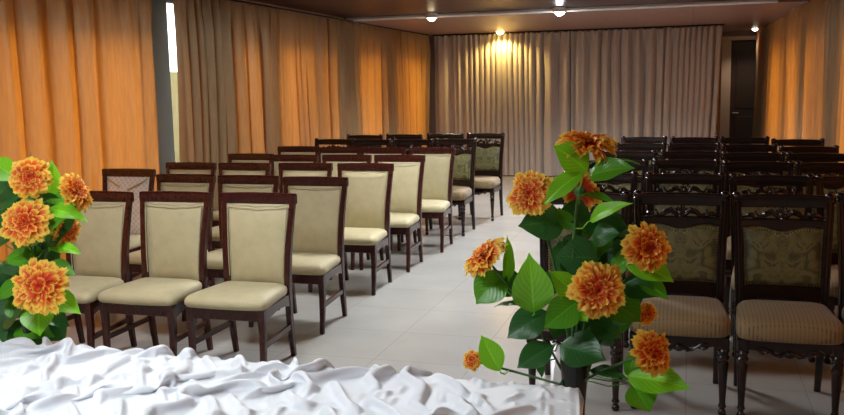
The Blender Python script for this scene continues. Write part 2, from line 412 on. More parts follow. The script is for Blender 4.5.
# ------------------------------------------------------------------ curtains
def curtain(name, label, p0, p1, seed, z0=.02, z1=ZC-.030, amp=.055, pitch=.2, ds=.014, nz=26, flare0=0, flare1=0, group='curtains along the hall walls'):
    """a pleated curtain hung from p0 to p1; folds are gathered tight at the heading and open up lower down"""
    p0, p1 = Vector((*p0, 0)), Vector((*p1, 0)); L = (p1-p0).length; t = (p1-p0)/L; nr = Vector((-t.y, t.x, 0))
    ns = max(8, int(L/ds)); ph = [0.]; ph2 = [0.]
    for i in range(ns):
        s = L*i/ns
        w = max(.45, 1+1.0*noise.noise((s*1.7, seed*3.1, 0))); ph.append(ph[-1]+2*PI*(L/ns)/(pitch*w))
        w2 = 1+.4*noise.noise((s*3.3, seed*5.7, 4)); ph2.append(ph2[-1]+2*PI*(L/ns)/(pitch*.43*w2))
    vs, fs = [], []
    for k in range(nz+1):
        q = k/nz; z = lerp(z1, z0, q**1.25)
        head = 1-smoothstep(.0, .22, q)
        for i in range(ns+1):
            s = L*i/ns
            a = max(.25, .76+.85*noise.noise((s*1.1, seed*2.3, q*.9)))
            wob = .35*noise.noise((s*2.2, q*2.2, seed*1.3))
            d1 = math.sin(ph[i]+wob*2.2+.35*math.sin(ph[i]*.5+q*1.5)); d1 = .45*d1+.75*(1.1-2*abs(math.sin(.5*(ph[i]+wob*2.2)))**.8)
            d2 = math.sin(ph2[i]+wob*3+seed)
            d = amp*a*lerp(1, .45, head)*d1+amp*lerp(.16, .42, head)*d2*(.6+.6*noise.noise((s*4, seed, 1)))
            d += .02*noise.noise((s*.6, seed*9, q*1.4))
            sl = (.55*amp*math.cos(ph[i]+wob*2.2)+.25*amp*math.sin(2*ph[i]+wob*4.4))*a*(1-head*.5)
            e = (s/L)
            fl = q*(flare0*(1-e)**3*-1+flare1*e**3)
            p = p0+t*(s+sl*min(1, min(s, L-s)/.1)+fl)+nr*d
            zz = z+(.012*math.sin(ph2[i]) if k == 0 else 0)
            vs.append((p.x, p.y, zz))
    n = ns+1
    for k in range(nz):
        for i in range(ns): fs.append((k*n+i, k*n+i+1, (k+1)*n+i+1, (k+1)*n+i))
    mb = MB(); mb.add(vs, fs)
    o = mb.build(name, 'pale_curtain' if 'taupe' in label else 'curtain', None, 180)
    return tag(o, label, 'curtain', group)
curtain('curtain', 'orange glowing curtain on the left wall, nearest the camera, before the bright gap', (XN, 1.6), (XN, 7.20), 1, pitch=.27, ds=.012, amp=.075)
curtain('curtain', 'curtain on the left wall just right of the bright slit of daylight', (XL, 7.28), (XL, 11.22), 2, pitch=.27, ds=.012, amp=.085)
curtain('curtain', 'golden orange curtain on the left wall, farthest back, reaching the far corner', (XL, 11.24), (XL, 15.49), 3, pitch=.27, ds=.013, amp=.085)
curtain('curtain', 'taupe curtain on the back wall, left half, with a yellow downlight pool', (XL+.08, YB), (-2.05, YB), 4, z0=.015, pitch=.21, ds=.011, amp=.085)
curtain('curtain', 'taupe curtain on the back wall, right half, ending beside the doorway', (-2.04, YB), (.465, YB), 5, z0=.015, pitch=.20, ds=.011, amp=.085, flare1=-.07)
curtain('curtain', 'gold and olive curtain along the right wall, nearest the camera', (XR+.01, 11.2), (XR+.01, 1.6), 6, pitch=.24, ds=.012, amp=.085)
curtain('curtain', 'golden curtain at the far end of the right wall, beside the doorway', (XR-.15, 17.85), (XR, 11.22), 8, pitch=.28, ds=.015, amp=.085, flare0=.2)
for lab, b in (('thin dark curtain rail along the top of the left wall', (XL-.02, XL+.02, 7.25, 15.5)),
               ('thin dark curtain rail along the top of the back wall', (XL+.06, .5, YB-.02, YB+.02)),
               ('thin pale curtain rail along the top of the right wall', (XR+.02, XR+.05, 1.5, 17.9))):
    mb = MB(); mb.box(*b, ZC-.012, ZC+.004, .003)
    tag(mb.build('curtain_rail', 'dark_wood' if 'dark' in lab else 'alu'), lab, 'curtain rail')

# ------------------------------------------------------------------ lights
def downlight(loc, col, e, label, watts, spot=True, size=2.2, r=.05, lr=.05, drop=0):
    t = thing('downlight', label, 'ceiling light', loc, 0, 'downlights in the ceiling')
    mb = MB(); mb.lathe([(r*.86, -.004), (r*1.2, -.006), (r*1.25, 0), (r*.86, 0)], n=24)
    mb.f = mb.f[:-2]; mb.build('ring', 'white_trim', t)
    if drop:
        mb = MB(); mb.lathe([(r*1.15, .001), (r*1.15, drop)], n=24); mb.build('housing', 'white_trim', t)
    mb = MB(); mb.lathe([(.002, -r*.7), (r*.3, -r*.66), (r*.6, -r*.5), (r*.8, -r*.25), (r*.86, -.001)], n=24); mb.build('bulb', emis('lamp_glow', col, e), t)
    l = bpy.data.lights.new('lamp', 'SPOT'); l.energy = watts; l.color = col; l.spot_size = size; l.spot_blend = .6; l.shadow_soft_size = lr
    lo = bpy.data.objects.new('lamp', l); C.objects.link(lo); lo.parent = t; lo.location = (0, 0, -r*.75-.03)
    return t
downlight((-1.67, 11.68, ZC-.004), (.95, .97, 1), 60, 'bright white downlight beside the white ceiling strip, centre of the back', 420, size=2.6, r=.07, drop=.058)
downlight((-3.41, 11.68, ZC-.004), (1, .78, .45), 14, 'warm downlight at the left part of the white ceiling strip', 25, r=.07, drop=.058)
downlight((-3.24, 15.38, ZC+.003), (1, .68, .2), 30, 'warm yellow downlight right above the back curtain', 90, size=2.7, r=.075, lr=.03)
downlight((1.08, 17.35, ZC+.003), (1, .85, .7), 14, 'small downlight in the alcove in front of the dark door', 30, r=.06)
def panel_light(loc, sx, sy, watts, col, label):
    t = thing('unseen_ceiling_light', label, 'ceiling light', loc, 0, 'panel lights in the ceiling')
    mb = MB(); mb.box(-sx/2-.03, sx/2+.03, -sy/2-.03, sy/2+.03, -.03, 0, .004); mb.build('frame', 'white_trim', t)
    mb = MB(); mb.box(-sx/2, sx/2, -sy/2, sy/2, -.034, -.0305); mb.build('diffuser', emis('panel_glow', col, watts/(PI*sx*sy)*1.0), t)
    return t
panel_light((-2.0, .9, CZ-.002), .6, .6, 60, (.88, .95, 1), 'square white ceiling panel above the cloth covered table')
panel_light((-2.5, 3.5, CZ-.002), .6, .6, 50, (.95, .98, 1), 'added unseen fill panel above the front beige chairs')  # added fill for the chair fronts, out of view
panel_light((-1.9, 6.6, CZ-.002), .6, .6, 80, (.95, .98, 1), 'added unseen fill panel above the middle of the aisle')  # unseen panel added as fill for the room
panel_light((-1.9, 8.9, CZ-.002), .6, .6, 66, (.95, .98, 1), 'added unseen fill panel above the far end of the aisle')  # another added fill panel, kept just out of view

w = bpy.data.worlds.new('sky'); SC.world = w; w.use_nodes = True
bg = w.node_tree.nodes['Background']; bg.inputs[0].default_value = (.92, .96, 1, 1); bg.inputs[1].default_value = 5.8

# ------------------------------------------------------------------ chairs
def cushion(mb, hwf, hwb, y0, y1, prof, rc=.06, bow=.015, n=8):
    """outline with rounded corners, wider at the front; prof = (inset, z)"""
    cor = []
    base = [(-hwf, y0), (hwf, y0), (hwb, y1), (-hwb, y1)]
    out = []
    for i, (x, y) in enumerate(base):
        pv = Vector(base[i-1]); p = Vector((x, y)); nx = Vector(base[(i+1) % 4])
        a = p+(pv-p).normalized()*rc; b = p+(nx-p).normalized()*rc
        for k in range(n+1):
            t = k/n; out.append((1-t)**2*a+2*t*(1-t)*p+t*t*b)
    cx, cy = 0, (y0+y1)/2
    # extra points along the edges
    full = []
    for i, p in enumerate(out):
        q = out[(i+1) % len(out)]; d = (q-p).length; m = max(1, int(d/.06))
        for k in range(m):
            r = p.lerp(q, k/m)
            if r.y < y0+.02: r = Vector((r.x, r.y-bow*(1-(r.x/hwf)**2)))
            full.append(r)
    rings = []
    for ins, z in prof:
        fx = (hwf-ins)/hwf; fy = ((y1-y0)/2-ins)/((y1-y0)/2)
        rings.append([(cx+(p.x-cx)*fx, cy+(p.y-cy)*fy, z) for p in full])
    mb.loft(rings)
def back_panel(mb, z0, z1, hw, yc, th=.03, pil=.02, nu=14, nv=16, top=None):
    """padded panel: hw(z) half width, yc(z) rear plane; the front is pillowed"""
    rings = []
    for k in range(nv+1):
        v = k/nv
        row_f, row_b = [], []
        for i in range(nu+1):
            u = -1+2*i/nu
            zt = z1+(top(u) if top else 0)
            z = lerp(z0, zt, v)
            h = hw(z); e = (1-abs(u)**6)*(1-abs(2*v-1)**6)
            p = (1-u*u*.55)*(1-(2*v-1)**2*.45)
            bowy = .012*(1-u*u)
            row_f.append((u*h, yc(z)+bowy-th*.5*e**.5-pil*p*e, z)); row_b.append((u*h, yc(z)+bowy+th*.35*e**.5, z))
        rings.append(row_f+row_b[::-1])
    mb.loft(rings)

# ---- beige banquet chair
YT = [(0, .235), (.2, .207), (.42, .188), (.6, .192), (.8, .215), (1.0, .25)]
XT = [(0, .198), (.42, .200), (.6, .206), (.8, .216), (1.0, .228)]
def beige_chair():
    t = thing('banquet_chair', 'x', 'chair')
    mb = MB(); cushion(mb, .262, .212, -.255, .185, [(.03, .398), (.012, .402), (.002, .414), (0, .432), (.004, .448), (.018, .463), (.045, .474), (.09, .482), (.16, .487), (.20, .488)], .055)
    mb.build('seat', 'beige', t, 60)
    mb = MB(); back_panel(mb, .452, .945, lambda z: interp(XT, z)-.016, lambda z: interp(YT, z)+.004, .03, .016)
    bk = mb.build('backrest', 'beige', t, 60)
    mb = MB(); pts = []
    for k in range(9):
        z = .5+.43*k/8; pts.append((-(interp(XT, z)-.024), interp(YT, z)-.017, z))
    for k in range(13):
        u = -1+2*k/12; z = .932-.008*(1-u*u)-.004*math.cos(3*PI*u); pts.append((u*(interp(XT, .93)-.026), interp(YT, .93)-.019-.010*(1-u*u), z))
    for k in range(9):
        z = .93-.43*k/8; pts.append((interp(XT, z)-.024, interp(YT, z)-.017, z))
    mb.tube(pts, .0035, 6); mb.build('piping', 'piping', bk)
    mb = MB(); rings = []
    for k in range(17):
        x = lerp(-.247, .247, k/16); u = x/.247; y = interp(YT, .975)+.013*(1-u*u)+.002
        top = 1.0+.003*(1-u*u); zb = .938-.002*(1-u*u)
        rings.append([(x, y+a, z) for a, z in ((-.015, zb), (-.018, zb+.006), (-.018, top-.012), (-.013, top-.004), (-.004, top), (.006, top), (.014, top-.005), (.017, top-.014), (.016, zb+.004), (.012, zb))])
    mb.loft(rings); mb.build('crest_rail', 'mahogany', t)
    for s in (-1, 1):
        mb = MB(); leg_loft(mb, [(s*x, y, z, wx, wy) for x, y, z, wx, wy in
            [(.196, .240, 0, .030, .034), (.197, .222, .10, .033, .038), (.198, .200, .25, .036, .043), (.200, .188, .40, .038, .048), (.202, .188, .50, .038, .046), (.207, .193, .62, .037, .042), (.213, .207, .74, .036, .040), (.221, .226, .86, .036, .037), (.2275, .243, .955, .037, .034)]])
        mb.build('leg', 'mahogany', t)
        mb = MB(); leg_loft(mb, [(s*x, y, z, wx, wy) for x, y, z, wx, wy in
            [(.222, -.228, 0, .030, .030), (.224, -.218, .12, .034, .034), (.226, -.212, .26, .039, .040), (.225, -.216, .34, .043, .043), (.225, -.217, .40, .044, .044)]])
        mb.build('leg', 'mahogany', t)
        mb = MB(); mb.loft([[(s*x+a, y, z+c) for a, c in ((-.009, -.016), (.009, -.016), (.009, .016), (-.009, .016))] for x, y, z in ((.222, -.205, .185), (.212, 0, .19), (.2, .205, .195))])
        mb.build('stretcher', 'mahogany', t)
    mb = MB(); z0, z1 = .335, .400
    mb.box(-.212, .212, -.232, -.21, z0, z1, .003); mb.box(-.185, .185, .172, .192, z0, z1, .003)
    for s in (-1, 1):
        rings = []
        for k in range(9):
            q = k/8; y = lerp(-.20, .18, q); x = lerp(.234, .205, q); dip = .028*(1-(2*q-1)**2)
            rings.append([(s*(x-.011), y, z0-.012+dip), (s*(x+.009), y, z0-.012+dip), (s*(x+.009), y, z1), (s*(x-.011), y, z1)])
        mb.loft(rings)
    mb.build('seat_frame', 'mahogany', t)
    return t

# ---- carved ornate chair
OY = [(0, .262), (.2, .222), (.42, .190), (.6, .190), (.8, .213), (1.05, .252)]
OX = [(0, .198), (.42, .202), (.6, .206), (.8, .213), (1.05, .224)]
def fluted(cx, cy, w, d):
    hw, hd = w/2, d/2; g = .004
    pr = [(-1, -.7), (-.8, -1), (-.55, -1), (-.45, -1+g/hd), (-.3, -1), (.3, -1), (.45, -1+g/hd), (.55, -1), (.8, -1), (1, -.7), (1, .8), (.85, 1), (-.85, 1), (-1, .8)]
    return [(cx+a*hw, cy+b*hd) for a, b in pr]
def scroll(mb, pts, r): mb.tube(pts, r, 7)
def ornate_chair():
    t = thing('carved_chair', 'x', 'chair')
    mb = MB(); cushion(mb, .243, .212, -.27, .175, [(.035, .398), (.008, .402), (.0, .412), (-.004, .440), (-.003, .466), (.004, .482), (.020, .497), (.05, .507), (.10, .513), (.17, .516), (.20, .516)], .075, .02)
    mb.build('seat', 'stripe', t, 60)
    mb = MB(); back_panel(mb, .565, .885, lambda z: interp(OX, z)-.018, lambda z: interp(OY, z)+.004, .03, .014)
    bk = mb.build('backrest', 'damask', t, 60)
    mb = MB()
    def nail(x, z):
        u = x/(interp(OX, z)-.018); y = interp(OY, z)+.004+.012*(1-u*u)-.022
        mb.ball((x, y, z), .0038, .004, .0038, 6, 4)
    for k in range(22):
        z = .575+.285*k/21
        for s in (-1, 1): nail(s*(interp(OX, z)-.029), z)
    for k in range(1, 25):
        u = -1+2*k/25; nail(u*.178, .862-.034*(1-abs(u))**1.6-.007*math.cos(2*PI*u))
        nail(u*.178, .577)
    mb.build('nailhead_trim', 'brass', bk)
    # scalloped rail over the panel
    mb = MB(); rings = []
    for k in range(25):
        u = -1+2*k/24; x = u*.199; y = interp(OY, .89)+.012*(1-u*u)-.002
        zt = .908+.006*(1-u*u); zb = .876-.034*(1-abs(u))**1.6-.007*math.cos(2*PI*u)
        rings.append([(x, y-.016, zb), (x, y-.022, zb+.006), (x, y-.020, zt-.005), (x, y-.012, zt), (x, y+.012, zt), (x, y+.012, zb)])
    mb.loft(rings); mb.build('scalloped_rail', 'dark_wood', t)
    # pierced carving between the rails
    mb = MB(); y = interp(OY, .935)+.008
    mb.ball((0, y-.004, .925), .024, .016, .030); mb.ball((0, y-.014, .905), .016, .012, .022)
    for a in (-50, -25, 0, 25, 50):
        ar = math.radians(a); mb.ball((math.sin(ar)*.026, y-.008, .932+math.cos(ar)*.022), .007, .008, .018, 8, 6, Matrix.Rotation(ar, 3, 'Y'))
    for s in (-1, 1):
        pts = []
        for k in range(15):
            q = k/14; pts.append((s*lerp(.018, .150, q), y-.006*math.sin(q*PI), .918+.020*math.sin(q*PI*1.9)*(1-q*.35)+.008*q))
        scroll(mb, pts, [lerp(.012, .006, k/14) for k in range(15)])
        for cx, cz, r in ((.062, .940, .014), (.105, .915, .012), (.148, .928, .011)):
            pts = [(s*(cx+r*(1-k/20)*math.cos(k*.62)), y-.006, cz+r*(1-k/20)*math.sin(k*.62)) for k in range(18)]
            scroll(mb, pts, .0055)
        for cx, cz, a in ((.045, .948, 40), (.085, .938, -50), (.125, .936, 30), (.165, .930, -60)):
            mb.ball((s*cx, y-.006, cz), .008, .008, .019, 8, 6, Matrix.Rotation(math.radians(s*a), 3, 'Y'))
        scroll(mb, [(s*.15, y, .922), (s*.18, y, .918), (s*.205, y-.004, .915)], .006)
    mb.build('back_carving', 'dark_wood', t)
    # crest rail
    mb = MB(); rings = []
    for k in range(21):
        x = lerp(-.226, .226, k/20); u = x/.226; y = interp(OY, 1.0)+.014*(1-u*u)
        zt = 1.030+.006*(1-u*u); zb = .968
        rings.append([(x, y+a, z) for a, z in ((-.012, zb), (-.018, zb+.006), (-.018, zt-.022), (-.023, zt-.016), (-.024, zt-.006), (-.016, zt), (.012, zt), (.018, zt-.008), (.016, zb+.004), (.010, zb))])
    mb.loft(rings); mb.build('crest_rail', 'dark_wood', t)
    mb = MB(); rings = []
    for k in range(15):
        x = lerp(-.19, .19, k/14); u = x/.19; y = interp(OY, .53)+.008*(1-u*u); zt = .575; zb = .497+.012*(1-u*u)
        rings.append([(x, y+a, z) for a, z in ((-.016, zb), (-.019, zb+.008), (-.019, zt-.008), (-.022, zt-.004), (-.016, zt), (.014, zt), (.014, zb))])
    mb.loft(rings); mb.build('lower_rail', 'dark_wood', t)
    for s in (-1, 1):
        mb = MB(); rows = []
        for z in (0, .1, .25, .4, .48): rows.append((s*interp(OX, z), interp(OY, z), z, lerp(.032, .042, min(1, z/.4)), lerp(.034, .046, min(1, z/.4))))
        mb.loft([[(x, y, z) for x, y in rrect(a, b, wx, wy, .007)] for a, b, z, wx, wy in rows])
        mb.loft([[(x, y, z) for x, y in fluted(s*interp(OX, z), interp(OY, z), .042, .042)] for z in (.48, .6, .7, .8, .9, 1.0)])
        cx, cy = s*interp(OX, 1.01), interp(OY, 1.01)
        mb.lathe([(.020, .995), (.024, 1.0), (.025, 1.008), (.021, 1.012), (.026, 1.020), (.027, 1.030), (.022, 1.040), (.012, 1.046), (.003, 1.047)], cx, cy, 14)
        mb.build('leg', 'dark_wood', t)
        cx, cy = s*.208, -.222
        mb = MB(); mb.box(cx-.026, cx+.026, cy-.026, cy+.026, .335, .400, .005)
        mb.lathe([(.008, 0), (.017, .004), (.020, .014), (.018, .026), (.012, .034), (.017, .044), (.020, .050), (.016, .058), (.015, .07), (.019, .15), (.024, .24), (.026, .265), (.021, .278), (.028, .288), (.030, .298), (.024, .308), (.026, .318), (.030, .328), (.026, .338)], cx, cy, 16)
        mb.build('leg', 'dark_wood', t)
    # aprons with a shaped lower edge
    mb = MB()
    def apron(pa, pb, th, depth, zt=.400):
        pa, pb = Vector(pa), Vector(pb); n = Vector((-(pb-pa).y, (pb-pa).x)).normalized()*th/2; rings = []
        for k in range(25):
            q = k/24; p = pa.lerp(pb, q); u = 2*q-1
            zb = zt-.052-depth*(.5+.5*math.cos(PI*u))**2-.010*math.cos(3*PI*u)*(1-abs(u))
            rings.append([(p.x-n.x, p.y-n.y, zb), (p.x+n.x, p.y+n.y, zb), (p.x+n.x, p.y+n.y, zt), (p.x-n.x, p.y-n.y, zt)])
        mb.loft(rings)
    apron((-.19, -.232), (.19, -.232), .022, .022); apron((-.185, .178), (.185, .178), .02, 0)
    for s in (-1, 1): apron((s*.222, -.20), (s*.205, .17), .02, .004)
    fr = mb.build('seat_frame', 'dark_wood', t)
    mb = MB(); y = -.244
    mb.ball((0, y, .336), .026, .012, .020)
    for s in (-1, 1):
        pts = [(s*lerp(.02, .15, k/12), y, .338-.014*math.sin(k/12*PI*2)+.012*k/12) for k in range(13)]
        scroll(mb, pts, [lerp(.010, .005, k/12) for k in range(13)])
        for cx, cz, a in ((.05, .326, 60), (.09, .345, -50), (.125, .338, 60)):
            mb.ball((s*cx, y, cz), .007, .007, .018, 8, 6, Matrix.Rotation(math.radians(s*a), 3, 'Y'))
    mb.build('apron_carving', 'dark_wood', fr)
    return t

beige0, ornate0 = beige_chair(), ornate_chair()
used = set()
def place(proto, mid, deg, label, group, top_y):
    deg -= 1.5 if mid[1] < 8 else 0
    o = proto if proto.name not in used else copy_tree(proto)
    used.add(proto.name)
    a = math.radians(deg)
    o.location = (mid[0]+math.sin(a)*top_y, mid[1]-math.cos(a)*top_y, 0); o.rotation_euler = (0, 0, a)
    o['label'] = label; o['group'] = group
    return o
ROW = ['front row', 'second row', 'third row', 'fourth row', 'fifth row', 'sixth row', 'rearmost row']
SEAT = ['at the aisle', 'second from the aisle', 'third from the aisle', 'fourth from the aisle']
# (middle of the crest rail, turn) read off the photo row by row, aisle seat first
left_rows = [
    (2.2, [(-2.505, 4.765), (-3.075, 4.75), (-3.60, 4.70)]),
    (1.6, [(-2.55, 5.715), (-3.105, 5.765), (-3.65, 5.795), (-4.42, 6.17)]),
    (1.2, [(-2.59, 6.83), (-3.13, 6.82), (-3.685, 6.78), (-4.225, 6.80)]),
    (0.8, [(-2.585, 7.715), (-3.112, 7.715), (-3.64, 7.68), (-4.17, 7.81)]),
    (0.2, [(-2.555, 8.68), (-3.09, 8.675), (-3.605, 8.725), (-4.15, 8.875)]),
    (-1.5, [(-2.55, 9.62), (-3.04, 9.55), (-3.535, 9.54), (-4.04, 9.62)]),
    (-3.0, [(-2.46, 10.75), (-2.965, 10.685), (-3.468, 10.555), (-3.965, 10.45)])]
right_rows = [
    (2.2, [(-.548, 4.755), (-.044, 4.815), (.458, 4.81), (.958, 4.85)]),
    (1.7, [(-.57, 5.855), (-.03, 5.84), (.482, 5.805), (.978, 5.795)]),
    (1.1, [(-.55, 6.855), (-.03, 6.915), (.47, 6.785), (.96, 6.735)]),
    (0.5, [(-.52, 7.765), (-.005, 7.815), (.492, 7.66), (.985, 7.625)]),
    (-0.2, [(-.47, 8.825), (.03, 8.81), (.518, 8.66), (1.0, 8.42)]),
    (-1.8, [(-.49, 9.87), (.032, 9.81), (.536, 9.78), (1.015, 9.425)])]
for r, (deg, seats) in enumerate(left_rows):
    for k, m in enumerate(seats):
        if r == 1 and k == 3:
            sp = m; continue
        if r < 5:
            place(beige0, m, deg, 'beige padded chair with mahogany frame, left block, %s, %s' % (ROW[r], SEAT[k]), 'beige chairs of the left block', .25)
        else:
            place(ornate0, m, deg, 'carved dark chair, left block, %s, %s' % (('second row from the rear', 'rearmost row')[r-5], SEAT[k]), 'carved chairs at the rear of the left block', .246)
for r, (deg, seats) in enumerate(right_rows):
    for k, m in enumerate(seats):
        place(ornate0, m, deg, 'carved dark chair with striped seat, right block, %s, %s' % (ROW[r] if r < 5 else 'rearmost row', SEAT[k]), 'carved chairs of the right block', .246)
# the odd one: quilted back with a cover folded into a V
q = place(beige0, sp, 1.5, 'mahogany chair with pinkish diamond-quilted back, against the left orange curtain', 'beige chairs of the left block', .25)
for ch in list(q.children):
    if ch.name.startswith('backrest'):
        for g in list(ch.children): bpy.data.objects.remove(g)
        ch.data = ch.data.copy(); ch.data.materials[0] = MAT['quilted']; bq = ch
mb = MB()
for s in (-1, 1):
    pts = []
    for k in range(9):
        u = k/8; x = s*lerp(.19, .02 if s > 0 else .05, u); z = lerp(.925, .835 if s > 0 else .86, u**.8); w_ = (1-(x/.2)**2)
        pts.append((x, interp(YT, z)+.004-.0175-.024*w_, z))
    mb.loft([[(p[0], p[1]+.003, p[2]-.007), (p[0], p[1]-.003, p[2]-.004), (p[0], p[1]-.003, p[2]+.004), (p[0], p[1]+.003, p[2]+.007)] for p in pts])
mb.build('cover_edge', 'piping', bq)

# ------------------------------------------------------------------ table and crumpled cloth
TX0, TX1, TY0, TY1, TZ = -3.1, -.33, 1.72, 2.50, .722
def slant(y): return max(0, min(TY1-TY0, TY1-y))*.17     # the right end runs a little askew
t = thing('table', 'long table hidden under the crumpled white cloth in front of the chairs', 'table', ((TX0+TX1)/2, (TY0+TY1)/2, 0))
hx, hy = (TX1-TX0)/2, (TY1-TY0)/2
mb = MB(); mb.loft([[(x, y, z) for x, y in ((-hx, -hy), (hx+slant(TY0), -hy), (hx, hy), (-hx, hy))] for z in (TZ-.03, TZ)]); mb.build('tabletop', 'mahogany', t)
for sx in (-1, 1):
    for sy in (-1, 1):
        mb = MB(); x, y = sx*(hx-.08), sy*(hy-.08); mb.box(x-.025, x+.025, y-.025, y+.025, 0, TZ-.03, .004); mb.build('leg', 'mahogany', t)
import numpy as np
def crumple(x0, x1, y0, y1, d=.0165, cx=.74, cy=.82, seed=3, steps=200):
    """lay a sheet that is too big for the table on it: pushed together from the sides it buckles into soft folds"""
    nx, ny = int((x1-x0)/cx/d), int((y1-y0)/cy/d)
    rx, ry = (x1-x0)/nx, (y1-y0)/ny
    X, Y = np.meshgrid(np.linspace(x0, x1, nx+1), np.linspace(y0, y1, ny+1))
    Z = np.empty_like(X)
    for j in range(ny+1):
        for i in range(nx+1):
            x, y = X[j, i], Y[j, i]
            w = .12*noise.noise((x*2, y*2, seed))
            a, b = (x+w)*.80+(y+w)*.60, -(x+w)*.60+(y+w)*.80
            Z[j, i] = (.045+.11*noise.noise((a*1.1, b*3.9, seed+.5))+.045*noise.noise((x*3.2+y*2, y*2.4, seed+7.5)))+.006*noise.noise((x*14, y*14, seed+3.5))
    P = np.stack([X, Y, np.maximum(Z, .002)], -1); V = np.zeros_like(P)
    # how much spare cloth there is, place by place (almost none at the right end)
    sp = 1-np.clip((X-(-.72))/.3, 0, 1)*.7
    lx, ly = rx*(1+(1/cx-1)*sp), ry*(1+(1/cy-1)*sp)
    lx, ly = lx[:, 1:], ly[1:, :]
    dg = np.sqrt(lx[1:, :]**2+ly[:, 1:]**2)
    links = [(np.s_[:, :-1], np.s_[:, 1:], lx, .5), (np.s_[:-1, :], np.s_[1:, :], ly, .5),
             (np.s_[:-1, :-1], np.s_[1:, 1:], dg, .28), (np.s_[1:, :-1], np.s_[:-1, 1:], dg, .28),
             (np.s_[:, :-3], np.s_[:, 3:], lx[:, :-2]*3*.95, .085), (np.s_[:-3, :], np.s_[3:, :], ly[:-2, :]*3*.95, .085)]
    edge = P.copy()
    for st in range(steps):
        V *= .90; V[..., 2] -= .0006
        Q = P+V
        for it in range(5):
            D = np.zeros_like(Q); Wt = np.full(Q.shape[:2], 1e-6)
            for A, B, L, k in links:
                e = Q[B]-Q[A]; ln = np.linalg.norm(e, axis=-1)+1e-9
                c = e*((ln-L)/ln*.5*k)[..., None]
                D[A] += c; D[B] -= c; Wt[A] += k; Wt[B] += k
            Q = Q+D/np.maximum(Wt*.42, .6)[..., None]
            for sl in (np.s_[:, 0], np.s_[:, -1], np.s_[0, :], np.s_[-1, :]): Q[sl][..., :2] = edge[sl][..., :2]
            low = Q[..., 2] < 0
            Q[..., 2] = np.maximum(Q[..., 2], 0)
            Q[low, :2] = P[low, :2]*.7+Q[low, :2]*.3
        V = np.clip(Q-P, -.01, .01); P = Q
    return P
x0, x1, y0, y1 = TX0-.02, TX1+.028, TY0-.12, TY1+.34
P = crumple(x0, x1, y0, y1)
vs, fs = [], []
ny, nx = P.shape[0]-1, P.shape[1]-1
R_ = .03
def wrap(o):                               # goes over the edge: outwards then down
    if o <= 0: return 0, 0
    th = min(o/R_, PI/2); return R_*math.sin(th), R_*(1-math.cos(th))+max(0, o-R_*PI/2)
for j in range(ny+1):
    for i in range(nx+1):
        x, y, h = (float(v) for v in P[j, i])
        ox, oy, on = max(0, x-TX1), max(0, y-TY1), max(0, TY0-y)
        bx, dx = wrap(ox); by, dy = wrap(oy); bn, dn = wrap(on)
        wob = .012*noise.noise((x*6, y*6, 2.5))+.015; h = h+.004
        px = min(x, TX1)+bx+(wob*min(1, dx/.05)+h*min(1, dx/.03) if ox > 0 else 0)
        py = max(min(y, TY1), TY0)+by-bn+((wob+h)*min(1, dy/.05) if oy > 0 else 0)-((wob+h)*min(1, dn/.05) if on > 0 else 0)
        px += slant(y)*smoothstep(-1.2, -.4, x)
        drop = max(dx, dy, dn); k = 1-min(1, drop/.05)
        vs.append((px, py, TZ+.004+h*k-drop-.25*min(dx, dy)))
n = nx+1
for j in range(ny):
    for i in range(nx): fs.append((j*n+i, j*n+i+1, (j+1)*n+i+1, (j+1)*n+i))
mb = MB(); mb.add(vs, fs)
o = mb.build('tablecloth', 'cloth', None, 180); sub = o.modifiers.new('smooth', 'SUBSURF'); sub.levels = sub.render_levels = 2
tag(o, 'crumpled white satin cloth spread over the table at the bottom of the photo', 'tablecloth')

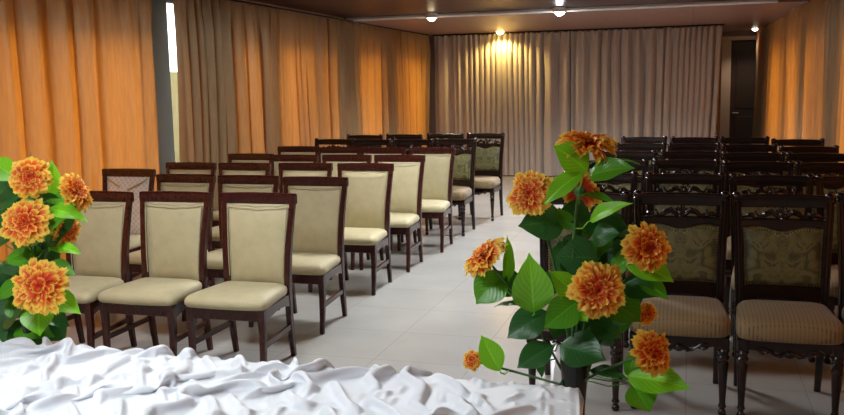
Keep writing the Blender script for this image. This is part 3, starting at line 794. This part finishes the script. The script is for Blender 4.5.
# ------------------------------------------------------------------ bouquets
def world_dir(r, u, c):           # right, up, towards the camera
    return (Vector((math.cos(PSI), math.sin(PSI), 0))*r+Vector((0, 0, 1))*u+Vector((math.sin(PSI), -math.cos(PSI), 0))*c).normalized()
def flower(c, nrm, R, seed, parent):
    rg = random.Random(seed); mb = MB()
    q = nrm.to_track_quat('Z', 'Y').to_matrix()
    layers = [(1.0, 17, -8), (.93, 17, 8), (.82, 15, 22), (.70, 14, 36), (.56, 12, 50), (.42, 10, 63), (.28, 7, 76)]
    for li, (rr, cnt, el) in enumerate(layers):
        for k in range(cnt):
            az = 2*PI*(k+.5*(li % 2))/cnt+rg.uniform(-.12, .12); L = R*rr*rg.uniform(.86, 1.08); W = R*lerp(.30, .24, li/6)*rg.uniform(.85, 1.15)
            e = math.radians(el+rg.uniform(-12, 12)); tw = rg.uniform(-.35, .35); curl = rg.uniform(.1, .5)
            nu, nv = 6, 5; vs, us, fs = [], [], []
            for j in range(nv+1):
                v = j/nv
                wv = W*(.28+.72*smoothstep(0, .75, v))
                for i in range(nu+1):
                    u = -1+2*i/nu
                    vv = v
                    if j == nv: vv = v-(.06 if i % 2 else 0)-.13*abs(u)**2     # toothed tip
                    ll = L*vv; ang = e-curl*vv*vv*.9
                    rad, hh = ll*math.cos(ang), ll*math.sin(ang)*.62
                    hh += R*.05*u*u*(1-.3*vv)+R*.045*math.sin(u*5+k)*vv
                    p = Vector((rad, u*wv*.5*math.cos(tw), hh+u*wv*.5*math.sin(tw)))
                    p = Vector((p.x*math.cos(az)-p.y*math.sin(az), p.x*math.sin(az)+p.y*math.cos(az), p.z))
                    vs.append(c+q @ p); us.append((i/nu, min(1, .10+.66*vv*lerp(1, .62, li/6)+(.32 if j == nv else .16*smoothstep(.6, .8, v))+(.36*abs(u)**3*vv))))
            for j in range(nv):
                for i in range(nu): a = j*(nu+1)+i; fs.append((a, a+1, a+nu+2, a+nu+1))
            mb.add(vs, fs, us)
    o = mb.build('flower_head', 'petal', parent, 180)
    mb = MB()
    prof = [(.10, -.26), (.17, -.22), (.24, -.12), (.27, -.02), (.15, .0)]
    mb.loft([[c+q @ Vector((R*r*math.cos(2*PI*k/12), R*r*math.sin(2*PI*k/12), R*z)) for k in range(12)] for r, z in prof])
    mb.build('calyx', 'stem', o)
    return o
def leaf(p0, p1, w, face, mat, parent, anchor, fold=.25, droop=.12, prof=.8):
    ax = p1-p0; L = ax.length; ax = ax/L
    nr = (face-ax*face.dot(ax)).normalized(); sd = nr.cross(ax)
    nv, nu = 14, 8; vs, us, fs = [], [], []
    for j in range(nv+1):
        v = j/nv
        wv = w*.5*max(.012, math.sin(PI*v**prof)**.85*(1-.25*v**4))
        if v > .9: wv *= .75
        for i in range(nu+1):
            u = -1+2*i/nu
            p = p0+ax*(L*v)+sd*(wv*u)+nr*(fold*abs(u)*wv-droop*L*((2*v-1)**2-1)*-1*-1+.012*L*math.sin(v*14+u*3)*abs(u))
            vs.append(p); us.append((i/nu, v))
    for j in range(nv):
        for i in range(nu): a = j*(nu+1)+i; fs.append((a, a+1, a+nu+2, a+nu+1))
    mb = MB(); mb.add(vs, fs, us)
    if anchor is not None:
        mid = p0.lerp(anchor, .5)+Vector((0, 0, -.012))
        k0 = len(mb.v); mb.tube([p0+ax*.01-nr*.002-nr*0, p0-ax*.008, mid, anchor], .0022, 6)
        for k in range(k0, len(mb.v)): mb.uv[k] = (.5, .5)
    return mb.build('leaf', mat, parent, 180)
def bezier(a, b, c, n=12): return [a*(1-t)**2+b*2*t*(1-t)+c*t*t for t in (k/n for k in range(n+1))]
def bouquet(label, foot, Y0, flowers, leaves, seed):
    """flowers: x, y, diameter, facing, depth offset; leaves: base x,y, tip x,y, width, shade, facing, depth offsets"""
    t = thing('flower_bouquet', label, 'flowers', foot, 0, 'artificial flower bouquets in tall vases')
    inv = Vector(foot); rg = random.Random(seed)
    stems = []
    for x, y, dpx, fc, dy in flowers:
        c = at(x, y, Y0+dy)-inv; R = .5*dpx/F*(c+inv-CAM).dot(fw)*1.09
        nrm = world_dir(*fc)
        flower(c, nrm, R, rg.random(), t)
        end = c-nrm*R*.22
        root = Vector((rg.uniform(-.02, .02), rg.uniform(-.02, .02), -.10))
        ctl = end-nrm*.16; ctl = Vector((ctl.x*.6, ctl.y*.6, lerp(root.z, min(ctl.z, end.z), .72)))
        pts = bezier(root, ctl, end, 14); stems += pts[3:]
        mb = MB(); mb.tube(pts, [.0042]*len(pts), 7); mb.build('stem', 'stem', t)
    for bx, by, tx, ty, w, sh, fc, dy in leaves:
        d0, d1 = dy if isinstance(dy, tuple) else (dy, dy)
        p0 = at(bx, by, Y0+d0)-inv; p1 = at(tx, ty, Y0+d1)-inv
        an = min(stems, key=lambda s: (s-p0).length+max(0, s.z-p0.z+.02)*2)
        leaf(p0, p1, w/F*(p0+inv-CAM).dot(fw)*1.15, world_dir(*fc), {'l': 'leaf_lime', 'g': 'leaf_green', 'd': 'leaf_deep'}[sh], t, an, rg.uniform(.12, .35), rg.uniform(.03, .12), rg.uniform(.72, .95))
    return t
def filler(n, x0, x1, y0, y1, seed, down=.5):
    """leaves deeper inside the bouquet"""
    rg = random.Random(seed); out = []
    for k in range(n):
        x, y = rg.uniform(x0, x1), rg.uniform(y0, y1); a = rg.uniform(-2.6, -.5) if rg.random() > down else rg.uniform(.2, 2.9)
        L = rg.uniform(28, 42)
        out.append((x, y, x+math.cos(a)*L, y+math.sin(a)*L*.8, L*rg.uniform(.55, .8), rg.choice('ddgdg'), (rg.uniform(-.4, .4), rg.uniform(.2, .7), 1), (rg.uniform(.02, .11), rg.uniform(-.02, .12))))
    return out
def vase(loc, label):
    t = thing('floor_vase', label, 'vase', loc, 0, 'black floor vases')
    mb = MB(); prof = [(.105, 0), (.115, .008), (.112, .02), (.07, .05), (.042, .12), (.032, .25), (.030, .40), (.034, .52), (.042, .60), (.046, .645), (.044, .65), (.040, .645), (.034, .60), (.028, .50), (.004, .49)]
    mb.lathe([(r, z*1.17) for r, z in prof], n=28); mb.build('vase_body', 'black_gloss', t, 50)
    mb = MB(); mb.lathe([(.112, 0), (.118, .004), (.118, .012), (.112, .016)], n=28); mb.build('base_ring', 'black_gloss', t)
    return t
RV = (-.338, 2.70); LV = (-2.42, 2.72)
vase((*RV, 0), 'slender black floor vase holding the bouquet right of the white cloth')
vase((*LV, 0), 'black floor vase behind the left end of the white cloth')
CAMF = (0, .25, 1)
right_flowers = [
    (587, 143, 66, (.10, .95, .16), .04), (530, 193, 50, (-.42, .30, .85), -.06), (580, 190, 48, (.30, .35, -.55), .02),
    (484, 256, 54, (-.60, .78, .12), -.04), (598, 290, 60, (.02, .12, 1), -.14), (648, 247, 54, (.32, .30, .90), -.08),
    (653, 352, 52, (.55, .45, .70), -.12), (647, 314, 26, (.4, .0, .9), .02), (472, 360, 22, (-.5, .4, .75), .0)]
right_leaves = [
    (588, 172, 553, 146, 32, 'l', (-.1, .5, .8), (0, -.05)), (588, 177, 635, 168, 25, 'g', (.1, .6, .75), (0, -.04)),
    (588, 163, 640, 164, 9, 'g', (0, 1, .2), (.02, .03)), (582, 173, 544, 205, 19, 'l', (-.2, .5, .8), (-.04, -.1)),
    (564, 222, 518, 226, 36, 'd', (-.1, .45, .85), (0, -.05)), (598, 258, 556, 256, 36, 'd', (0, .2, 1), (-.02, -.04)),
    (592, 240, 621, 233, 24, 'd', (.1, .6, .8), (-.02, -.05)), (590, 221, 633, 203, 15, 'l', (0, .6, .75), (-.03, -.08)),
    (581, 195, 616, 205, 12, 'g', (.1, .8, .5), (0, -.03)), (590, 215, 558, 212, 24, 'd', (0, .5, .85), .03),
    (572, 230, 556, 208, 14, 'g', (0, .3, .9), .0), (505, 272, 476, 304, 33, 'g', (-.2, .5, .85), (0, -.05)),
    (505, 286, 507, 235, 14, 'l', (.55, .1, .8), (0, -.02)), (520, 292, 492, 274, 26, 'd', (-.1, .5, .8), (.02, 0)),
    (534, 312, 529, 253, 36, 'l', (-.1, .35, .95), (-.05, -.12)), (577, 297, 549, 271, 25, 'l', (0, .4, .9), (-.02, -.07)),
    (577, 302, 544, 328, 30, 'g', (-.1, .35, .9), (-.05, -.12)), (572, 306, 588, 322, 17, 'l', (.1, .4, .9), (-.04, -.08)),
    (607, 300, 641, 322, 34, 'g', (.15, .5, .85), (-.02, -.06)), (548, 312, 507, 338, 30, 'd', (-.15, .55, .8), (-.02, -.07)),
    (553, 345, 517, 368, 25, 'd', (-.1, .6, .8), (-.04, -.1)), (560, 345, 606, 360, 36, 'd', (.05, .55, .85), (-.03, -.09)),
    (538, 356, 542, 378, 9, 'd', (.2, .2, .9), -.02), (590, 370, 628, 379, 14, 'd', (.1, .8, .6), (-.02, -.06)),
    (628, 376, 691, 389, 31, 'l', (.1, .6, .8), (-.05, -.12)), (632, 385, 650, 412, 32, 'g', (.1, .5, .85), (-.03, -.07)),
    (628, 377, 638, 342, 13, 'g', (-.2, .3, .9), (-.03, -.03)), (612, 272, 636, 254, 16, 'g', (-.1, .5, .8), (.0, -.02)),
    (625, 262, 674, 282, 26, 'l', (.1, .55, .8), (-.02, -.06)), (618, 284, 658, 297, 24, 'd', (.1, .5, .8), (.0, -.03)),
    (640, 280, 668, 300, 20, 'g', (.2, .5, .8), (.0, -.03)), (528, 306, 494, 307, 8, 'd', (0, .9, .4), .02),
    (500, 371, 481, 335, 22, 'l', (-.1, .3, .95), (0, .0)), (570, 300, 592, 340, 30, 'd', (.1, .3, .9), .06),
    (585, 290, 560, 330, 30, 'd', (-.1, .3, .9), .08), (600, 245, 612, 282, 26, 'd', (.1, .3, .9), .07),
    (575, 240, 556, 275, 26, 'd', (-.1, .3, .9), .08), (590, 320, 622, 338, 24, 'd', (.1, .5, .8), .0),
    (600, 330, 640, 310, 22, 'g', (.1, .5, .8), .04), (573, 350, 590, 372, 22, 'd', (.0, .5, .8), .02),
    (572, 372, 566, 398, 18, 'd', (.0, .3, .9), .0), (560, 290, 534, 276, 22, 'd', (-.1, .5, .8), .06)]
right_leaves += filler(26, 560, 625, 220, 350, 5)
bouquet('orange and yellow bouquet with broad green leaves, right of the white cloth', (*RV, .77), 2.70, right_flowers, right_leaves, 11)
left_flowers = [(30, 177, 44, (.12, .22, 1), -.06), (25, 222, 52, (0, .38, .95), -.12), (77, 191, 42, (.78, .42, .22), .0),
                (67, 229, 34, (.80, .05, .5), .04), (40, 286, 60, (.08, .38, .95), -.14)]
left_leaves = [
    (50, 197, 52, 160, 20, 'l', (.2, .2, .95), .02), (16, 178, -10, 160, 22, 'l', (-.3, .5, .8), 0), (46, 210, 88, 222, 17, 'l', (.2, .7, .7), (0, -.04)),
    (28, 244, 66, 218, 22, 'g', (.1, .5, .85), (-.03, -.06)), (50, 248, 82, 255, 14, 'l', (.2, .8, .6), (0, -.03)), (42, 250, 4, 260, 16, 'g', (-.1, .7, .7), (-.02, -.05)),
    (10, 258, 40, 266, 18, 'g', (0, .7, .7), (-.03, -.07)), (50, 296, 81, 314, 22, 'l', (.2, .6, .8), (-.03, -.07)), (40, 306, 40, 336, 30, 'l', (0, .4, .9), (-.05, -.1)),
    (20, 282, -4, 300, 18, 'g', (-.2, .6, .8), (-.02, -.06)), (32, 202, 60, 198, 12, 'd', (0, .8, .6), .0), (20, 196, -6, 208, 22, 'd', (-.2, .6, .7), .02),
    (20, 230, -8, 246, 26, 'd', (-.2, .6, .7), .02), (26, 268, 0, 282, 26, 'd', (-.2, .6, .8), .03), (24, 300, 2, 330, 28, 'd', (-.2, .5, .8), .02),
    (34, 320, 12, 352, 26, 'd', (-.1, .4, .9), .04), (44, 318, 66, 340, 26, 'd', (.1, .4, .9), .04), (40, 262, 64, 284, 24, 'd', (.2, .5, .8), .05),
    (36, 240, 60, 262, 24, 'd', (.2, .5, .8), .06), (28, 290, 50, 318, 28, 'd', (.1, .4, .9), .07), (14, 310, -12, 330, 26, 'd', (-.2, .4, .9), .06),
    (34, 215, 14, 250, 26, 'd', (0, .3, .9), .09), (24, 250, 30, 290, 28, 'd', (0, .3, .9), .10), (10, 200, 6, 240, 24, 'd', (0, .3, .9), .10), (50, 262, 76, 276, 14, 'g', (.3, .6, .7), .02),
    (30, 335, 52, 350, 22, 'd', (.1, .5, .85), .0), (8, 330, -14, 350, 22, 'd', (.1, .5, .85), .0), (30, 196, 31, 152, 6, 'd', (.1, .2, .95), .05)]
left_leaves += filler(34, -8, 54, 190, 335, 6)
bouquet('orange bouquet with dark and lime leaves at the left edge of the photo', (*LV, .77), 2.70, left_flowers, left_leaves, 23)

# ------------------------------------------------------------------ view
SC.view_settings.view_transform = 'Standard'; SC.view_settings.look = 'None'
SC.view_settings.exposure = 0.0; SC.view_settings.gamma = 1; SC.view_settings.use_curve_mapping = False
SC.cycles.use_denoising = True
SC.cycles.max_bounces = 8; SC.cycles.diffuse_bounces = 5
SC.cycles.sample_clamp_indirect = 6
